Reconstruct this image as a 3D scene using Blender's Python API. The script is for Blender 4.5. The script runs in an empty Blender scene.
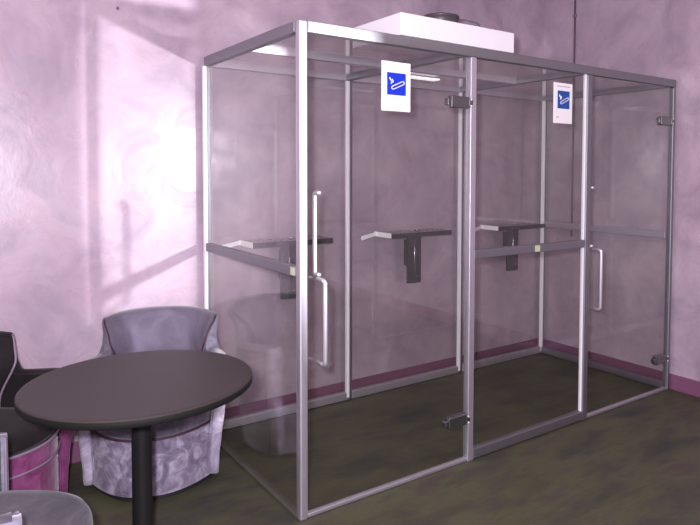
import bpy, bmesh, math, random
from mathutils import Vector, Matrix, noise
random.seed(4)
S = bpy.context.scene
C = S.collection
H = 2.15; X1 = .952; X2 = 1.932; X3 = 2.882; D = 1.174
WB = 1.20; WR = 2.905; WL = -4.2; WF = -5.5; CEIL = 3.25
PI = math.pi

# ------------------------------------------------------------------ materials
def mat(name, col, rough=.5, metal=0., spec=.5, **k):
    m = bpy.data.materials.new(name); m.use_nodes = True
    b = m.node_tree.nodes['Principled BSDF']
    b.inputs['Base Color'].default_value = (*col, 1)
    b.inputs['Roughness'].default_value = rough
    b.inputs['Metallic'].default_value = metal
    b.inputs['Specular IOR Level'].default_value = spec
    for a, v in k.items(): b.inputs[a].default_value = v
    return m
def nd(m, t, **k):
    n = m.node_tree.nodes.new(t)
    for a, v in k.items():
        if a[0] == '_': setattr(n, a[1:], v)
        else: n.inputs[a].default_value = v
    return n
def lk(m, a, b): m.node_tree.links.new(a, b)
def ramp(m, src, stops):
    r = m.node_tree.nodes.new('ShaderNodeValToRGB')
    e = r.color_ramp.elements
    while len(e) < len(stops): e.new(.5)
    for el, (p, c) in zip(e, stops): el.position = p; el.color = (*c, 1)
    lk(m, src, r.inputs[0]); return r
def bsdf(m): return m.node_tree.nodes['Principled BSDF']

# pink lilac stucco, trowelled in swirls
def plaster(name='plaster', k=1.):
    m = mat(name, (.5, .4, .45), .45, spec=.6)
    tc = nd(m, 'ShaderNodeTexCoord')
    w = nd(m, 'ShaderNodeTexNoise', Scale=1.2, Detail=2.)
    lk(m, tc.outputs['Object'], w.inputs['Vector'])
    mx = nd(m, 'ShaderNodeMixRGB', Fac=.25, _blend_type='LINEAR_LIGHT')
    lk(m, tc.outputs['Object'], mx.inputs[1]); lk(m, w.outputs['Color'], mx.inputs[2])
    n1 = nd(m, 'ShaderNodeTexNoise', Scale=1.7, Detail=6., Roughness=.6, Distortion=.5)
    lk(m, mx.outputs[0], n1.inputs['Vector'])
    n2 = nd(m, 'ShaderNodeTexNoise', Scale=5., Detail=5., Roughness=.62, Distortion=.9)
    lk(m, mx.outputs[0], n2.inputs['Vector'])
    r1 = ramp(m, n1.outputs['Fac'], [(.3, (.385*k, .290*k, .362*k)), (.5, (.505*k, .392*k, .470*k)), (.72, (.65*k, .53*k, .605*k))])
    r2 = ramp(m, n2.outputs['Fac'], [(.32, (.80, .80, .84)), (.55, (1, 1, 1)), (.75, (1.12, 1.05, 1.02))])
    mu = nd(m, 'ShaderNodeMixRGB', Fac=.8, _blend_type='MULTIPLY')
    lk(m, r1.outputs[0], mu.inputs[1]); lk(m, r2.outputs[0], mu.inputs[2])
    lk(m, mu.outputs[0], bsdf(m).inputs['Base Color'])
    rr = ramp(m, n2.outputs['Fac'], [(.3, (.42,)*3), (.7, (.24,)*3)])
    lk(m, rr.outputs[0], bsdf(m).inputs['Roughness'])
    bp = nd(m, 'ShaderNodeBump', Strength=.12, Distance=.02)
    lk(m, n2.outputs['Fac'], bp.inputs['Height']); lk(m, bp.outputs[0], bsdf(m).inputs['Normal'])
    return m
PLASTER = plaster()

def floor_mat():
    m = mat('floor_boards', (.05, .045, .035), .5, spec=.3)
    tc = nd(m, 'ShaderNodeTexCoord'); mp = nd(m, 'ShaderNodeMapping'); mp.inputs['Scale'].default_value = (1.3, 3.2, 1)
    lk(m, tc.outputs['Object'], mp.inputs[0])
    n = nd(m, 'ShaderNodeTexNoise', Scale=1.6, Detail=5., Roughness=.6)
    lk(m, mp.outputs[0], n.inputs['Vector'])
    r = ramp(m, n.outputs['Fac'], [(.32, (.034, .038, .034)), (.44, (.058, .056, .040)), (.56, (.080, .079, .042)), (.68, (.068, .052, .050))])
    mp2 = nd(m, 'ShaderNodeMapping'); mp2.inputs['Scale'].default_value = (3., 60., 1)
    lk(m, tc.outputs['Object'], mp2.inputs[0])
    g = nd(m, 'ShaderNodeTexNoise', Scale=2., Detail=4.); lk(m, mp2.outputs[0], g.inputs['Vector'])
    rg = ramp(m, g.outputs['Fac'], [(.3, (.88,)*3), (.7, (1.1,)*3)])
    mu = nd(m, 'ShaderNodeMixRGB', Fac=1., _blend_type='MULTIPLY')
    lk(m, r.outputs[0], mu.inputs[1]); lk(m, rg.outputs[0], mu.inputs[2])
    lk(m, mu.outputs[0], bsdf(m).inputs['Base Color'])
    return m

def velvet(name, dark, mid, light, scale=9., rough=.75, sheen=.35):
    m = mat(name, mid, rough, spec=.2)
    tc = nd(m, 'ShaderNodeTexCoord')
    n = nd(m, 'ShaderNodeTexNoise', Scale=scale, Detail=5., Roughness=.6, Distortion=1.6)
    lk(m, tc.outputs['Object'], n.inputs['Vector'])
    r = ramp(m, n.outputs['Fac'], [(.32, dark), (.5, mid), (.68, light)])
    lk(m, r.outputs[0], bsdf(m).inputs['Base Color'])
    bsdf(m).inputs['Sheen Weight'].default_value = sheen
    bsdf(m).inputs['Sheen Roughness'].default_value = .4
    return m

def brushed(name, col, rough, metal):
    m = mat(name, col, rough, metal)
    tc = nd(m, 'ShaderNodeTexCoord')
    n = nd(m, 'ShaderNodeTexNoise', Scale=60., Detail=3.); lk(m, tc.outputs['Object'], n.inputs['Vector'])
    r = ramp(m, n.outputs['Fac'], [(.3, (rough*.92,)*3), (.7, (min(1, rough*1.08),)*3)])
    lk(m, r.outputs[0], bsdf(m).inputs['Roughness']); return m

def glass_mat(name, tint, refl=1.):
    # thin clear pane: mirror share by Schlick's law, the rest passes straight on
    m = bpy.data.materials.new(name); m.use_nodes = True
    nt = m.node_tree; nt.nodes.clear()
    out = nd(m, 'ShaderNodeOutputMaterial'); mix = nd(m, 'ShaderNodeMixShader')
    tr = nd(m, 'ShaderNodeBsdfTransparent'); tr.inputs[0].default_value = (*tint, 1)
    gl = nd(m, 'ShaderNodeBsdfGlossy', Roughness=0.); gl.inputs[0].default_value = (1, 1, 1, 1)
    g = nd(m, 'ShaderNodeNewGeometry')
    dp = nd(m, 'ShaderNodeVectorMath', _operation='DOT_PRODUCT')
    lk(m, g.outputs['Incoming'], dp.inputs[0]); lk(m, g.outputs['Normal'], dp.inputs[1])
    ab = nd(m, 'ShaderNodeMath', _operation='ABSOLUTE'); lk(m, dp.outputs['Value'], ab.inputs[0])
    on = nd(m, 'ShaderNodeMath', _operation='SUBTRACT'); on.inputs[0].default_value = 1.; lk(m, ab.outputs[0], on.inputs[1])
    pw = nd(m, 'ShaderNodeMath', _operation='POWER'); pw.inputs[1].default_value = 5.; lk(m, on.outputs[0], pw.inputs[0])
    ma = nd(m, 'ShaderNodeMath', _operation='MULTIPLY_ADD'); ma.inputs[1].default_value = .957*refl; ma.inputs[2].default_value = .043*refl
    lk(m, pw.outputs[0], ma.inputs[0])
    lk(m, ma.outputs[0], mix.inputs[0]); lk(m, tr.outputs[0], mix.inputs[1]); lk(m, gl.outputs[0], mix.inputs[2])
    lk(m, mix.outputs[0], out.inputs[0]); return m

M = dict(
    floor=floor_mat(),
    base=mat('skirting', (.205, .080, .150), .45),
    ceiling=mat('ceiling_paint', (.5, .45, .48), .8),
    alu=brushed('aluminium', (.285, .285, .305), .50, .9),
    glass=glass_mat('clear_glass', (.952, .957, .946)),
    roofglass=glass_mat('roof_glass', (.955, .953, .950)),
    chrome=brushed('chrome', (.62, .62, .65), .16, .95),
    dark=brushed('dark_steel', (.055, .06, .058), .35, .6),
    steel=brushed('shelf_steel', (.30, .29, .31), .28, .85),
    alu_lit=brushed('aluminium_flash_lit', (.62, .60, .65), .50, .9),  # lit copy of the frame metal, flash brightness put into its colour
    sill=mat('sill_reflection', (.085, .080, .062), .5),  # dark floor reflection on the sill put into its colour
    strip=mat('post_highlight_white', (.95, .93, .96), .35),  # flash highlight on the posts, put into a white colour
    hinge=brushed('hinge_steel', (.20, .205, .20), .25, .9), satin=brushed('satin_chrome', (.85, .84, .88), .34, .85),
    white=mat('white_enamel', (.86, .84, .88), .4),
    paper=mat('white_paper', (.93, .93, .93), .6),
    blue=mat('sign_blue', (.0, .030, .62), .5), blue2=mat('sign_blue_deep', (.0, .075, .36), .5),
    grey=mat('print_grey', (.45, .45, .47), .6),
    label=mat('pale_label', (.55, .62, .38), .6),
    table=mat('table_laminate', (.036, .029, .028), .5, spec=.3),
    edge=mat('table_edge', (.010, .010, .009), .6, spec=.25),
    post=mat('black_steel', (.011, .011, .011), .45, spec=.3),
    duct=mat('duct_grey', (.10, .09, .10), .45, .5),
    vel=velvet('velvet_grey_lilac', (.085, .075, .10), (.13, .115, .15), (.21, .19, .25)),
    crush=velvet('velvet_crushed_lilac', (.13, .105, .155), (.24, .20, .275), (.44, .39, .49), 11.),
    facing=velvet('velvet_pale_lilac', (.26, .22, .30), (.42, .37, .47), (.60, .54, .66), 9.),
    vel3=velvet('velvet_grey', (.050, .045, .055), (.080, .072, .088), (.13, .12, .14), 5., sheen=.2), facing3=velvet('velvet_silver', (.13, .125, .16), (.20, .19, .24), (.30, .28, .35), 5.),
    velback=velvet('velvet_back_lilac', (.085, .075, .10), (.12, .105, .145), (.17, .15, .21), 4.),
    mag=velvet('velvet_magenta', (.16, .03, .10), (.25, .06, .17), (.33, .10, .24), 8.),
    magdark=velvet('velvet_plum', (.009, .007, .008), (.013, .010, .011), (.019, .013, .016), 6., sheen=.1),
    pipe=mat('piping_plum', (.055, .015, .035), .6),
    pipelight=mat('piping_lilac', (.25, .19, .25), .6),
    plinth=mat('plinth_black', (.012, .012, .012), .6),
    pipeM=mat('conduit_plum', (.17, .11, .14), .5),
    lamp=None)
def emis(name, col, s):
    m = bpy.data.materials.new(name); m.use_nodes = True; b = bsdf(m)
    b.inputs['Base Color'].default_value = (.8, .8, .8, 1)
    b.inputs['Emission Color'].default_value = (*col, 1); b.inputs['Emission Strength'].default_value = s
    return m

# ------------------------------------------------------------------ helpers
def obj(name, bm, m, parent=None, loc=None, smooth=False, bevel=0, seg=2, mats=None):
    bmesh.ops.recalc_face_normals(bm, faces=bm.faces[:])
    me = bpy.data.meshes.new(name); bm.to_mesh(me); bm.free()
    for q in (mats or [m]): me.materials.append(q)
    if smooth:
        for p in me.polygons: p.use_smooth = True
    o = bpy.data.objects.new(name, me); C.objects.link(o)
    if parent: o.parent = parent
    if loc: o.location = loc
    if bevel:
        b = o.modifiers.new('bevel', 'BEVEL'); b.width = bevel; b.segments = seg; b.limit_method = 'ANGLE'; b.angle_limit = .6
        b.harden_normals = False
        for p in me.polygons: p.use_smooth = True
        w = o.modifiers.new('wn', 'WEIGHTED_NORMAL'); w.keep_sharp = False
    return o
def box(bm, x0, x1, y0, y1, z0, z1):
    v = [bm.verts.new(p) for p in ((x0,y0,z0),(x1,y0,z0),(x1,y1,z0),(x0,y1,z0),(x0,y0,z1),(x1,y0,z1),(x1,y1,z1),(x0,y1,z1))]
    for f in ((0,3,2,1),(4,5,6,7),(0,1,5,4),(1,2,6,5),(2,3,7,6),(3,0,4,7)): bm.faces.new([v[i] for i in f])
def bx(*a):
    bm = bmesh.new(); box(bm, *a); return bm
def tube(bm, pts, r, n=10, closed=False, cap=True):
    pts = [Vector(p) for p in pts]; rings = []; N = len(pts); prev = None
    for i, p in enumerate(pts):
        if closed: t = (pts[(i+1) % N]-pts[i-1])
        else: t = pts[min(i+1, N-1)]-pts[max(i-1, 0)]
        t.normalize()
        if prev is None:
            a = Vector((0,0,1)) if abs(t.z) < .9 else Vector((1,0,0)); u = t.cross(a).normalized()
        else: u = (prev - t*prev.dot(t)).normalized()
        prev = u; w = t.cross(u)
        rr = r[i] if isinstance(r, (list, tuple)) else r
        rings.append([bm.verts.new(p+u*rr*math.cos(2*PI*k/n)+w*rr*math.sin(2*PI*k/n)) for k in range(n)])
    for i in range(N if closed else N-1):
        a, b = rings[i], rings[(i+1) % N]
        for k in range(n): bm.faces.new((a[k], a[(k+1) % n], b[(k+1) % n], b[k]))
    if not closed and cap: bm.faces.new(rings[0][::-1]); bm.faces.new(rings[-1])
def tb(pts, r, n=10, closed=False):
    bm = bmesh.new(); tube(bm, pts, r, n, closed); return bm
def lathe(prof, n=64, c=(0,0)):
    bm = bmesh.new(); rings = []
    for r, z in prof:
        if r < 1e-6: rings.append([bm.verts.new((c[0], c[1], z))])
        else: rings.append([bm.verts.new((c[0]+r*math.cos(2*PI*k/n), c[1]+r*math.sin(2*PI*k/n), z)) for k in range(n)])
    for a, b in zip(rings, rings[1:]):
        for k in range(n):
            k2 = (k+1) % n
            if len(a) == 1 and len(b) == 1: continue
            if len(a) == 1: bm.faces.new((a[0], b[k2], b[k]))
            elif len(b) == 1: bm.faces.new((a[k], a[k2], b[0]))
            else: bm.faces.new((a[k], a[k2], b[k2], b[k]))
    return bm
def rounded(pts, r, n=5):
    pts = [Vector(p) for p in pts]; out = [pts[0]]
    for a, b, c in zip(pts, pts[1:], pts[2:]):
        d1 = (a-b).normalized(); d2 = (c-b).normalized(); p0 = b+d1*r; p1 = b+d2*r
        for k in range(n+1):
            t = k/n; out.append(p0*(1-t)**2+b*2*t*(1-t)+p1*t*t)
    out.append(pts[-1]); return out
def thing(name, label, cat, loc=(0,0,0), rz=0, group=None):
    o = bpy.data.objects.new(name, None); C.objects.link(o); o.empty_display_size = .1
    o.location = loc; o.rotation_euler = (0,0,rz); o['label'] = label; o['category'] = cat
    if group: o['group'] = group
    return o
def tag(o, label, cat, group=None):
    o['label'] = label; o['category'] = cat
    if group: o['group'] = group
    return o
def struct(name, bm, m, **k):
    o = obj(name, bm, m, **k); o['kind'] = 'structure'; return o

# ------------------------------------------------------------------ the room
T = .12
struct('floor', bx(WL-T, WR+T, WF-T, WB+T, -.1, 0), M['floor'])
struct('ceiling', bx(WL-T, WR+T, WF-T, WB+T, CEIL, CEIL+.1), M['ceiling'])
struct('wall_back', bx(WL-T, WR, WB, WB+T, 0, CEIL), PLASTER)
struct('wall_right', bx(WR, WR+T, WF, WB+T, 0, CEIL), PLASTER)
struct('wall_left', bx(WL-T, WL, WF-T, WB, 0, CEIL), PLASTER)
struct('wall_front', bx(WL, WR+T, WF-T, WF, 0, CEIL), PLASTER)
BH = .108
struct('baseboard_back', bx(WL+.013, WR-.013, WB-.012, WB, 0, BH), M['base'], bevel=.003)
struct('baseboard_right', bx(WR-.012, WR, WF+.013, WB, 0, BH), M['base'], bevel=.003)
struct('baseboard_left', bx(WL, WL+.012, WF+.013, WB, 0, BH), M['base'], bevel=.003)
struct('baseboard_front', bx(WL+.013, WR-.013, WF, WF+.012, 0, BH), M['base'], bevel=.003)

# conduit running down the right wall
c = thing('wall_conduit', 'thin dark pipe running straight down the right hand wall behind the booth', 'pipe', (WR-.009, .88, 0))
obj('pipe', tb([(0,0,1.0),(0,0,CEIL)], .008, 12), M['pipeM'], c, smooth=True)
obj('clip', bx(-.012,.009,-.014,.014,2.74,2.765), M['pipelight'], c, bevel=.003)
nl = thing('wall_nail', 'small dark nail high on the wall near the top left', 'nail', (-.433, WB, 2.365))
obj('head', bx(-.005, .005, -.012, .004, -.007, .007), M['pipeM'], nl, bevel=.002)
# ------------------------------------------------------------------ the booth
booth = thing('smoking_booth', 'three-bay glass smoking booth with aluminium frame and two glass doors', 'booth', (0,0,0))
PS = .04; RT = .05
A = M['alu']
def post(x, y, w=PS, top=H-RT, m=None, b=.009):
    return obj('post', bx(x-w/2, x+w/2, y-PS/2, y+PS/2, 0, top), m or A, booth, bevel=b, seg=3)
yf = PS/2; yb = D-PS/2
front_x = [PS/2+.006, X1+.047, X2+.014, X3-PS/2+.006]
back_x = [PS/2, X1+.010, X2+.010, X3-PS/2]
for i, x in enumerate(front_x): post(x, yf, (PS, PS, .046, .028)[i], H if i == 0 else H-RT, M['alu_lit'] if i < 2 else None, .005 if i == 1 else .009)
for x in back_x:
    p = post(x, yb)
    q = obj('highlight_strip', bx(x-.0225, x-.004, yb-PS/2-.0030, yb-PS/2+.024, .02, H-RT), M['strip'], p, bevel=.002); q['label'] = 'white strip standing in for the flash highlight'  # added strip stands in for the flash highlight along the post edge
q = obj('highlight_strip', bx(front_x[2]-.0285, front_x[2]-.021, yf-.010, yf+.012, .02, H-RT), M['strip'], booth, bevel=.002); q['label'] = 'white strip standing in for the flash highlight'
def rail(x0, x1, y0, y1, z0, z1, name='rail', b=.004, m='alu'):
    return obj(name, bx(x0, x1, y0, y1, z0, z1), M[m], booth, bevel=b)
def between(xs, i): return xs[i]+PS/2, xs[i+1]-(PS/2 if i < 2 else .014)
# top ring
rail(PS+.006, X3, 0, PS, H-RT, H, 'top_rail'); rail(0, X3, D-PS, D, H-RT, H, 'top_rail', m='alu_lit')
rail(0, PS, PS, D-PS, H-RT, H, 'top_rail'); rail(X3-PS, X3, PS, D-PS, H-RT, H, 'top_rail')
for x in (X1, X2): rail(x-PS/2, x+PS/2, PS, D-PS, H-RT, H-.004, 'roof_rail')
rail(PS, X1-PS/2, D/2-.02, D/2+.02, H-RT, H-.004, 'roof_rail', m='alu_lit')
rail(X1+PS/2, X2-PS/2, D/2-.02, D/2+.02, H-RT, H-.004, 'roof_rail', m='alu_lit')
# bottom ring
a0, a1 = between(front_x, 0); rail(a0, a1, .008, .034, .002, .020, 'threshold', .003, 'alu_lit')
b0, b1 = between(front_x, 1); rail(b0, b1, 0, PS, .006, .058, 'bottom_rail')
c0, c1 = between(front_x, 2); rail(c0, c1, .008, .034, .002, .020, 'threshold', .003, 'alu_lit')
for i in range(3): rail(back_x[i]+PS/2, back_x[i+1]-PS/2, D-PS, D, .004, .056, 'bottom_rail', m='alu_lit')
obj('bottom_rail', bx(.002, PS-.002, PS, D-PS, .001, .014), M['sill'], booth, bevel=.002)['label'] = 'low sill coloured like the floor it reflects'; rail(X3-PS, X3, PS, D-PS, .004, .056, 'bottom_rail')
# waist rails
rail(b0, b1, .002, PS-.004, 1.062, 1.108, 'waist_rail')
rail(.002, PS-.004, PS, D-PS, 1.060, 1.106, 'waist_rail')
rail(X3-PS+.004, X3-.002, PS, D-PS, 1.060, 1.106, 'waist_rail', m='alu_lit')
# panes
G = .006
def pane(x0, x1, y0, y1, z0, z1, name='pane', m='glass', parent=booth):
    return obj(name, bx(x0, x1, y0, y1, z0, z1), M[m], parent)
for z0, z1 in ((.056, 1.060), (1.106, H-RT)):
    pane(.017, .017+G, PS, D-PS, .014 if z0 < 1 else z0, z1)
    pane(X3-.023, X3-.017, PS, D-PS, z0, z1)
for z0, z1 in ((.058, 1.062), (1.108, H-RT)): pane(b0, b1, .017, .017+G, z0, z1)
for i in range(3): pane(back_x[i]+PS/2, back_x[i+1]-PS/2, D-.023, D-.017, .056, H-RT)
for x0, x1, y0, y1 in ((PS, X1-PS/2, PS, D/2-.02), (PS, X1-PS/2, D/2+.02, D-PS), (X1+PS/2, X2-PS/2, PS, D/2-.02),
                       (X1+PS/2, X2-PS/2, D/2+.02, D-PS), (X2+PS/2, X3-PS, PS, D-PS)):
    pane(x0, x1, y0, y1, H-.030, H-.024, 'roof_pane', 'roofglass')
# doors
def door(x0, x1, hx, hinge_x):
    d = obj('glass_door', bx(x0+.004, x1-.004, .017, .017+G+.002, .024, H-RT-.004), M['glass'], booth)
    r = .0095
    lo = rounded([(hx, .017, .68), (hx, -.050, .68), (hx, -.050, 1.045), (hx, .017, 1.045)], .018)
    ux = hx+.014; up = rounded([(ux, .025, 1.06), (ux, .066, 1.06), (ux, .066, 1.42), (ux, .025, 1.42)], .016)
    h = obj('handle', tb(lo, r, 12), M['satin'], d, smooth=True)
    h = obj('handle', tb(up, r, 12), M['satin'], d, smooth=True)
    for z in (1.866, .228):
        bm = bmesh.new()
        box(bm, hinge_x-.130, hinge_x-.010, .002, .040, z-.030, z+.030)
        box(bm, hinge_x-.016, hinge_x+.012, -.003, .036, z-.022, z+.022)
        box(bm, hinge_x-.152, hinge_x-.128, .006, .036, z-.018, z+.018)
        hg = obj('hinge', bm, M['hinge'], d, bevel=.006, seg=3)
        for sz in (-.016, .016):
            b2 = bmesh.new(); bmesh.ops.create_cone(b2, cap_ends=True, segments=12, radius1=.005, radius2=.004, depth=.004, matrix=Matrix.Translation((hinge_x-.004, -.005, z+sz)) @ Matrix.Rotation(PI/2, 4, 'X'))
            obj('screw', b2, M['paper'], d)
door(a0, a1, .100, front_x[1]-PS/2+.004)
door(c0, c1, X2+.078, X3-.034)
# pale stickers on the waist rails
obj('sticker', bx(1.478, 1.516, -.0015, .002, 1.068, 1.102), M['label'], booth)['label'] = 'pale green sticker'
obj('sticker', bx(.0005, .002, .042, .078, 1.066, 1.100), M['label'], booth)['label'] = 'pale green sticker'

# ------------------------------------------------------------------ signs
def sign(name, x0, x1, z0, z1, b, blue, label, lines):
    s = thing(name, label, 'sign', ((x0+x1)/2, .013, z0)); w = (x1-x0)/2; h = z1-z0
    obj('board', bx(-w, w, -.004, .003, 0, h), M['paper'], s, bevel=.001)
    bx0, bx1, bz0, bz1 = b; cx = (x0+x1)/2
    obj('blue_field', bx(bx0-cx, bx1-cx, -.0050, -.004, bz0-z0, bz1-z0), M[blue], s)
    mx, mz = (bx0+bx1)/2-cx, (bz0+bz1)/2-z0; k = (bx1-bx0)/.109
    an = math.radians(24); ca, sa = math.cos(an), math.sin(an)
    def P(u, v): return (mx+k*(u*ca-v*sa), -.0062, mz+k*(u*sa+v*ca))
    L, W = .039, .0075; pts = []
    for k2 in range(8): t = -PI/2+PI*k2/7; pts.append(P(L-W+W*math.cos(t)+.004, W*math.sin(t)-.008))
    for k2 in range(8): t = PI/2+PI*k2/7; pts.append(P(-L+W+W*math.cos(t)+.004, W*math.sin(t)-.008))
    obj('cigarette_outline', tb(pts, 0.0024*k, 6, True), M['paper'], s, smooth=True)
    def Q(u, v): return (mx+k*u, -.0062, mz+k*v)
    pts = [Q(-.034+.006*math.sin(t*.9), .000+t*.0048) for t in [i*.5 for i in range(13)]]
    bm = tb(pts, .0030*k, 6)
    tube(bm, [(p[0]+.008*k, p[1], p[2]+.003*k) for p in pts[1:9]], 0.0022*k, 6)
    obj('smoke_mark', bm, M['paper'], s, smooth=True)
    for (u0, u1, v, t) in lines:
        bm = bmesh.new(); u = u0
        while u < u1:
            l = random.uniform(.008, .022); box(bm, u, min(u+l, u1), -.0046, -.004, v-t/2, v+t/2); u += l+.004
        obj('print_line', bm, M['grey'], s)
    return s
sign('smoking_sign', .434, .598, 1.796, 2.025, (.462, .570, 1.871, 1.974), 'blue',
     'white sign with a bright blue cigarette symbol on the nearest glass door', [])
sign('smoking_sign', 1.630, 1.790, 1.797, 2.029, (1.659, 1.764, 1.882, 1.984), 'blue2',
     'white sign with a darker blue cigarette symbol on the fixed middle panel', [(-.055, .055, .212, .006), (-.06, -.035, .035, .006)])

# ------------------------------------------------------------------ ashtray shelves inside, one per bay
def shelf(cx, label, flap=True):
    s = thing('ashtray_shelf', label, 'ashtray shelf', (cx, 0, 0), 0, 'steel ashtray shelves along the back of the booth')
    yk = D-.026
    bm = bmesh.new()
    x0, x1, y0, y1 = -.285, .238, .945, yk-.012
    box(bm, x0, x1, y0, y1, 1.104, 1.107)
    obj('shelf_plate', bm, M['steel'], s, bevel=.001)
    bm = bmesh.new(); box(bm, x0+.004, x1-.004, y0-.003, y0+.001, 1.078, 1.108)
    obj('front_lip', bm, M['dark'], s, bevel=.001)
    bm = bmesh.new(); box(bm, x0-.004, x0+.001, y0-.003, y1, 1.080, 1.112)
    obj('end_lip', bm, M['paper'], s, bevel=.001)['label'] = 'end edge coloured white for the light it catches'  # white here paints the light caught by the steel end
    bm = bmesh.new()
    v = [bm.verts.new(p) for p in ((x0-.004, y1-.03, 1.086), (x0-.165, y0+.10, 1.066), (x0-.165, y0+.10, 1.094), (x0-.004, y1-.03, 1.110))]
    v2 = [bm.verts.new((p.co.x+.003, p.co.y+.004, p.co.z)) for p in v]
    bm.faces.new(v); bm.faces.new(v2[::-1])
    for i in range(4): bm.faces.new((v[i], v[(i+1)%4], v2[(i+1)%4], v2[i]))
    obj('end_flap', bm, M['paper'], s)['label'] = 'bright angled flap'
    # post of the bracket: an angle whose ridge faces the room
    bm = bmesh.new(); zs = (.742, 1.10)
    pr = [(-.046, 1.078), (0, 1.064), (.062, 1.068), (.062, 1.082), (0, 1.080), (-.046, 1.092)]
    lo = [bm.verts.new((x, y, zs[0])) for x, y in pr]; hi = [bm.verts.new((x, y, zs[1])) for x, y in pr]
    bm.faces.new(lo[::-1]); bm.faces.new(hi)
    for i in range(6): bm.faces.new((lo[i], lo[(i+1) % 6], hi[(i+1) % 6], hi[i]))
    obj('bracket', bm, M['dark'], s)
    obj('ridge', tb([(0, 1.062, .742), (0, 1.062, 1.10)], .0045, 8), M['chrome'], s, smooth=True)
    obj('wall_mount', bx(-.03, .03, 1.08, yk, .86, 1.04), M['dark'], s, bevel=.003)
    for x, y, z in ((0, 1.045, 1.114), (.030, 1.063, .79), (-.085, .99, 1.112), (.10, .99, 1.112)):
        b2 = bmesh.new(); bmesh.ops.create_uvsphere(b2, u_segments=12, v_segments=8, radius=.011 if x in (0,) else .006, matrix=Matrix.Translation((x, y, z)))
        obj('screw', b2, M['chrome'], s, smooth=True)
    return s
shelf(.487, 'steel ashtray shelf in the nearest bay, seen through the left side glass')
shelf(1.442, 'steel ashtray shelf seen through the nearest glass door')
shelf(2.418, 'steel ashtray shelf seen behind the fixed middle panel')

# slim white fixture under the roof
M['tube'] = emis('tube_glow', (1, .96, 1), .9)
f = thing('ceiling_strip', 'slim white strip hanging below the booth roof, right of the bright blue sign', 'light fixture', (1.21, .78, 2.098))
obj('housing', bx(-.20, .19, -.030, .030, .002, .013), M['tube'], f, bevel=.004)
obj('bracket', bx(-.01, .01, -.012, .012, .014, .020), M['white'], f)

# ------------------------------------------------------------------ extractor on the roof
e = thing('extractor_box', 'flat white ventilation box lying on top of the booth', 'ventilation box', (.53, 0, H))
bm = bx(0, .755, -.004, .42, .001, .107)
obj('housing', bm, M['white'], e, bevel=.004)
obj('duct_collar', lathe([(0, .107), (.098, .107), (.098, .118), (.09, .120), (.09, .175), (.097, .178), (.097, .188), (.085, .188), (.085, .13), (0, .13)], 48, (.43, .22)), M['duct'], e, smooth=True)
bm = tb(rounded([(.50, .205, .178), (.55, .16, .177), (.60, .11, .158), (.61, .10, .112)], .015), .004, 8)
obj('cable', bm, M['duct'], e, smooth=True)

# ------------------------------------------------------------------ round table
t = thing('round_table', 'round dark table on a single black column in front of the tub chairs', 'table', (-.628, .059, 0))
obj('tabletop', lathe([(0, .7315), (.395, .7315), (.403, .730), (.4065, .726)], 128), M['table'], t, smooth=False)
obj('table_edge', lathe([(.4065, .726), (.4075, .718), (.407, .704), (.401, .700), (0, .700)], 128), M['edge'], t, smooth=True)
obj('column', lathe([(0, .030), (.036, .030), (.036, .690), (0, .690)], 40), M['post'], t, bevel=.001)
obj('mounting_plate', lathe([(0, .690), (.11, .690), (.11, .700), (0, .700)], 40), M['post'], t)
obj('base', lathe([(0, 0), (.225, 0), (.225, .008), (.20, .016), (.05, .030), (0, .030)], 64), M['post'], t, smooth=False, bevel=.001)
g = bmesh.new(); box(g, -.006, .006, -.004, .004, 0, .0006)
# ------------------------------------------------------------------ tub chairs
def sgn(a): return -1 if a < 0 else 1
def sm(a, b, x):
    x = max(0, min(1, (x-a)/(b-a))); return x*x*(3-2*x)
def plan(phi, off=0.):
    # half outline of the tub: front right tip (phi 0) round the back to the front left tip (phi pi)
    a, b, n = .325, .41, 2.7
    c, s = math.cos(phi), math.sin(phi)
    x = a*sgn(c)*abs(c)**(2/n); y = b*abs(s)**(2/n)
    nx = sgn(c)*(abs(x)/a)**(n-1)/a; ny = (abs(y)/b)**(n-1)/b
    l = math.hypot(nx, ny) or 1
    return x+nx/l*off, y+ny/l*off
def topz(x, y):
    # high back, wings that drop at its corners, low arms
    k = sm(.262, .318, y)
    arm = .605 - .025*sm(0, .25, y)
    back = .768 - .030*(x/.29)**2
    return arm*(1-k)+back*k
def flare(z, k):
    return -.024+.042*sm(.03, .5, z) + k*(.052*sm(.62, .80, z) - .018*sm(.45, .60, z)*(1-sm(.62, .8, z)))
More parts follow.
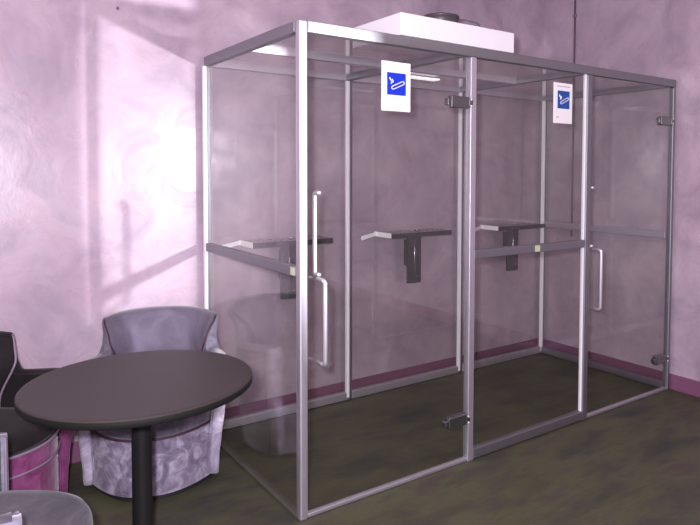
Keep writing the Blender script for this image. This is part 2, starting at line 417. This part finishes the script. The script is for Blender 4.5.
def tub(name, label, loc, rz, pal, seams=(.296,), bulge=.175, group=None):
    sz = seams[0]
    t = thing(name, label, 'armchair', loc, rz, group)
    bm = bmesh.new(); N = 72; rows = []
    th = lambda z, k: .072 - .030*sm(.5, .8, z)*k
    for i in range(N+1):
        phi = PI*i/N; x, y = plan(phi); zt = topz(x, y); k = sm(.262, .318, y)
        zs = [.03, .15, .28, .40, .48, .54]+[.54+(zt-.54)*q for q in (.35, .65, .85)]
        ring = []
        for z in zs: px, py = plan(phi, flare(z, k)); ring.append((px, py, z))
        tt = th(zt, k); f0 = flare(zt, k); r = tt/2
        for q in range(1, 8):
            an = PI*q/8; px, py = plan(phi, f0-r+r*math.cos(an)); ring.append((px, py, zt-r*.55+r*.75*math.sin(an)))
        for z in zs[::-1]:
            px, py = plan(phi, flare(z, k)-th(z, k)); ring.append((px, py, z))
        rows.append([bm.verts.new(p) for p in ring])
    for a, b in zip(rows, rows[1:]):
        for j in range(len(a)): j2 = (j+1) % len(a); bm.faces.new((a[j], a[j2], b[j2], b[j]))
    bm.faces.new(rows[0]); bm.faces.new(rows[-1][::-1])
    obj('shell', bm, pal['shell'], t, smooth=True)
    # padded inner back between two lines of piping
    def inner(u, z, off):
        w = .288 - .078*(1-sm(.42, .80, z)); d = flare(z, 1)-th(z, 1)
        an = math.asin(min(1, w/(.325+d+.02))**1.35)
        x, y = plan(PI/2+u*an, d-off)
        return x, y, z
    bm = bmesh.new(); g = []
    NU, NV = 20, 14
    for j in range(NV+1):
        row = []
        for i in range(NU+1):
            u = -1+2*i/NU; v = j/NV
            x0 = -u*.285; zt = topz(x0, .4)+.006
            z = .40+(zt-.40)*v
            e2 = (1-abs(u)**6)*(1-abs(2*v-1)**8)
            row.append(bm.verts.new(inner(u, z, .004+.018*e2-.022*sm(.8, 1, v))))
        g.append(row)
    for a, b in zip(g, g[1:]):
        for i in range(NU): bm.faces.new((a[i], a[i+1], b[i+1], b[i]))
    back = obj('back_pad', bm, pal['back'], t, smooth=True)
    sd = back.modifiers.new('s', 'SOLIDIFY'); sd.thickness = .012; sd.offset = 1 if False else 0
    for u in (-1.0, 1.0):
        pts = [inner(u, .40+(topz(.285, .4)+.004-.40)*q/16, .010-.022*sm(.8, 1, q/16)) for q in range(17)]
        obj('piping', tb(pts, .0048, 8), pal['pipe'], t, smooth=True)
    # seat: convex front
    def outline(gx, gy, dz=0):
        pts = []
        for i in range(21):
            u = -1+2*i/20
            pts.append((u*(.268-gx), -(bulge-gy)*(1-abs(u)**2.3)-.002))
        for i in range(13):
            phi = math.radians(18)+math.radians(144)*i/12
            x, y = plan(phi, -.085-gx); pts.append((max(-.268+gx, min(.268-gx, x)), y))
        return pts
    def prism(levels):
        bm = bmesh.new(); rs = []
        for g_, z in levels: rs.append([bm.verts.new((x, y, z)) for x, y in outline(g_, g_)])
        for a, b in zip(rs, rs[1:]):
            for k in range(len(a)): k2 = (k+1) % len(a); bm.faces.new((a[k], a[k2], b[k2], b[k]))
        bm.faces.new(rs[0][::-1]); bm.faces.new(rs[-1]); return bm
    obj('apron', prism([(.006, .030), (.001, .06), (.0, .18), (.002, sz-.004)]), pal['apron'], t, smooth=False, bevel=0)
    ap = t.children[-1]
    for p in ap.data.polygons: p.use_smooth = len(p.vertices) == 4
    obj('seat_cushion', prism([(.004, sz+.004), (-.004, sz+.02), (-.006, max(.37, sz+.022)), (-.002, .412), (.012, .435), (.04, .447), (.09, .452)]), pal['seat'], t, smooth=True)
    for k, zz in enumerate(seams):
        fr = [(x, y-.005, zz) for x, y in outline(-.002, -.002)[:21]]
        obj('piping', tb(fr, .0056-.001*k, 8), pal['seam' if k == 0 else 'pipe'], t, smooth=True)
    # facings on the two arm ends
    for s in (-1, 1):
        bm = bmesh.new(); ra = []
        for q in range(17):
            z = .04+(.603-.04)*q/16
            w0 = .044+.030*(q/16); xo = .325+flare(z, 0)+.004+.003*math.sin(q*1.9)*(.4)
            ww = w0
            if z > .58: ww = w0*.8
            ra.append((z, xo-ww, xo))
        rs = []
        for z, a_, b_ in ra:
            rs.append([bm.verts.new((s*x, y, z)) for x, y in ((a_, .03), (a_, -.010), (a_+.012, -.022), (b_-.012, -.022), (b_, -.010), (b_, .03))])
        for a, b in zip(rs, rs[1:]):
            for k in range(6): bm.faces.new((a[k], a[(k+1) % 6], b[(k+1) % 6], b[k]))
        bm.faces.new(rs[0][::-1]); bm.faces.new(rs[-1])
        obj('arm_facing', bm, pal['face'], t, smooth=True)
        obj('piping', tb([(s*(a_-.001), -.014, z) for z, a_, b_ in ra], .0045, 8), pal['edge'], t, smooth=True)
    bm = bmesh.new(); rs = []
    for z in (0, .032):
        pts = outline(.03, .03)[:21]+[plan(math.radians(5+17*k), -.03) for k in range(11)]
        rs.append([bm.verts.new((x, y, z)) for x, y in pts])
    for k in range(len(rs[0])): k2 = (k+1) % len(rs[0]); bm.faces.new((rs[0][k], rs[0][k2], rs[1][k2], rs[1][k]))
    bm.faces.new(rs[0][::-1]); bm.faces.new(rs[1])
    obj('plinth', bm, M['plinth'], t)
    return t
P1 = dict(shell=M['vel'], back=M['velback'], pipe=M['pipe'], seam=M['pipe'], seat=M['vel'], apron=M['crush'], face=M['facing'], edge=M['crush'])
P2 = dict(shell=M['magdark'], back=M['magdark'], pipe=M['pipelight'], seam=M['pipelight'], seat=M['magdark'], apron=M['mag'], face=M['mag'], edge=M['mag'])
P3 = dict(shell=M['vel3'], back=M['vel3'], pipe=M['pipe'], seam=M['pipe'], seat=M['vel3'], apron=M['vel3'], face=M['facing3'], edge=M['pipelight'])
tub('tub_chair', 'grey lilac velvet tub chair behind the round table, against the booth side', (-.415, .708, 0), math.radians(-24), P1)
tub('tub_chair', 'plum and magenta velvet tub chair by the wall at the left edge', (-1.045, .645, 0), math.radians(28), P2, (.385, .305))
tub('tub_chair', 'grey velvet tub chair nearest the camera at the bottom left, mostly out of frame', (-1.086, -.19, 0), math.radians(88), P3, bulge=.23)

# ------------------------------------------------------------------ camera
cam = bpy.data.cameras.new('camera'); co = bpy.data.objects.new('camera', cam); C.objects.link(co)
yaw, pit, rol, fpx = 6.38323922e-01, -4.21997937e-02, 4.47478318e-03, 639.88
fw = Vector((math.sin(yaw)*math.cos(pit), math.cos(yaw)*math.cos(pit), math.sin(pit)))
r0 = Vector((math.cos(yaw), -math.sin(yaw), 0)); u0 = r0.cross(fw)
r = r0*math.cos(rol)+u0*math.sin(rol); u = -r0*math.sin(rol)+u0*math.cos(rol)
CP = Vector((-1.25582594, -2.42547665, 1.51346461))
co.matrix_world = Matrix(((r.x, u.x, -fw.x, CP.x), (r.y, u.y, -fw.y, CP.y), (r.z, u.z, -fw.z, CP.z), (0,0,0,1)))
cam.sensor_width = 36; cam.sensor_fit = 'HORIZONTAL'; cam.lens = fpx/700*36
cam.shift_x = -51.9377/700; cam.shift_y = -63.7294/700; cam.clip_start = .02
S.camera = co

# ------------------------------------------------------------------ light
def light(name, kind, loc, energy, col, size, target=None, **k):
    l = bpy.data.lights.new(name, kind); l.energy = energy; l.color = col
    if kind == 'AREA': l.shape = 'DISK'; l.size = size
    else: l.shadow_soft_size = size
    for a, v in k.items(): setattr(l, a, v)
    o = bpy.data.objects.new(name, l); C.objects.link(o); o.location = loc
    if target:
        o.rotation_euler = (Vector(target)-Vector(loc)).to_track_quat('-Z', 'Y').to_euler()
    return o
FL = CP + u*.09 - r*.09 - fw*.02
light('camera_flash', 'POINT', FL, 400, (.95, .92, 1.04), .045)
# added spot in place of the flash thrown back off the left side glass onto the wall beside the booth
sp = light('flash_bounce_spot', 'SPOT', (1.256, -2.43, 1.60), 850, (.97, .93, 1.03), .055, (-.281, 1.17, 1.66), spot_size=math.radians(52), spot_blend=.10)
sp.scale = (.143, 1, 1)
for i, (x, y) in enumerate(((-2.6, -2.6), (.6, -3.6), (-1.6, .1), (1.6, -1.6))):
    dl = thing('downlight', ['round ceiling downlight above the entrance side', 'round ceiling downlight at the far side of the room',
               'round ceiling downlight above the chairs', 'round ceiling downlight in front of the booth'][i], 'downlight', (x, y, CEIL), 0, 'ceiling downlights')
    obj('trim_ring', lathe([(.06, -.001), (.085, -.001), (.085, -.010), (.06, -.006)], 32), M['white'], dl, smooth=True)
    obj('diffuser', lathe([(0, -.004), (.06, -.004)], 32), emis('lamp_glow', (1, .72, .45), 6), dl)
    light('downlight_lamp', 'AREA', (x, y, CEIL-.03), 14, (1, .80, .74), .3)
w = bpy.data.worlds.new('world'); S.world = w; w.use_nodes = True
w.node_tree.nodes['Background'].inputs[0].default_value = (.5, .45, .5, 1)
w.node_tree.nodes['Background'].inputs[1].default_value = .3

S.view_settings.view_transform = 'Standard'; S.view_settings.look = 'None'
S.view_settings.exposure = 0; S.view_settings.gamma = 1
cy = S.cycles
cy.max_bounces = 12; cy.glossy_bounces = 8; cy.diffuse_bounces = 4; cy.transparent_max_bounces = 40
cy.caustics_reflective = True; cy.sample_clamp_indirect = 6; cy.blur_glossy = .3
cy.use_denoising = True
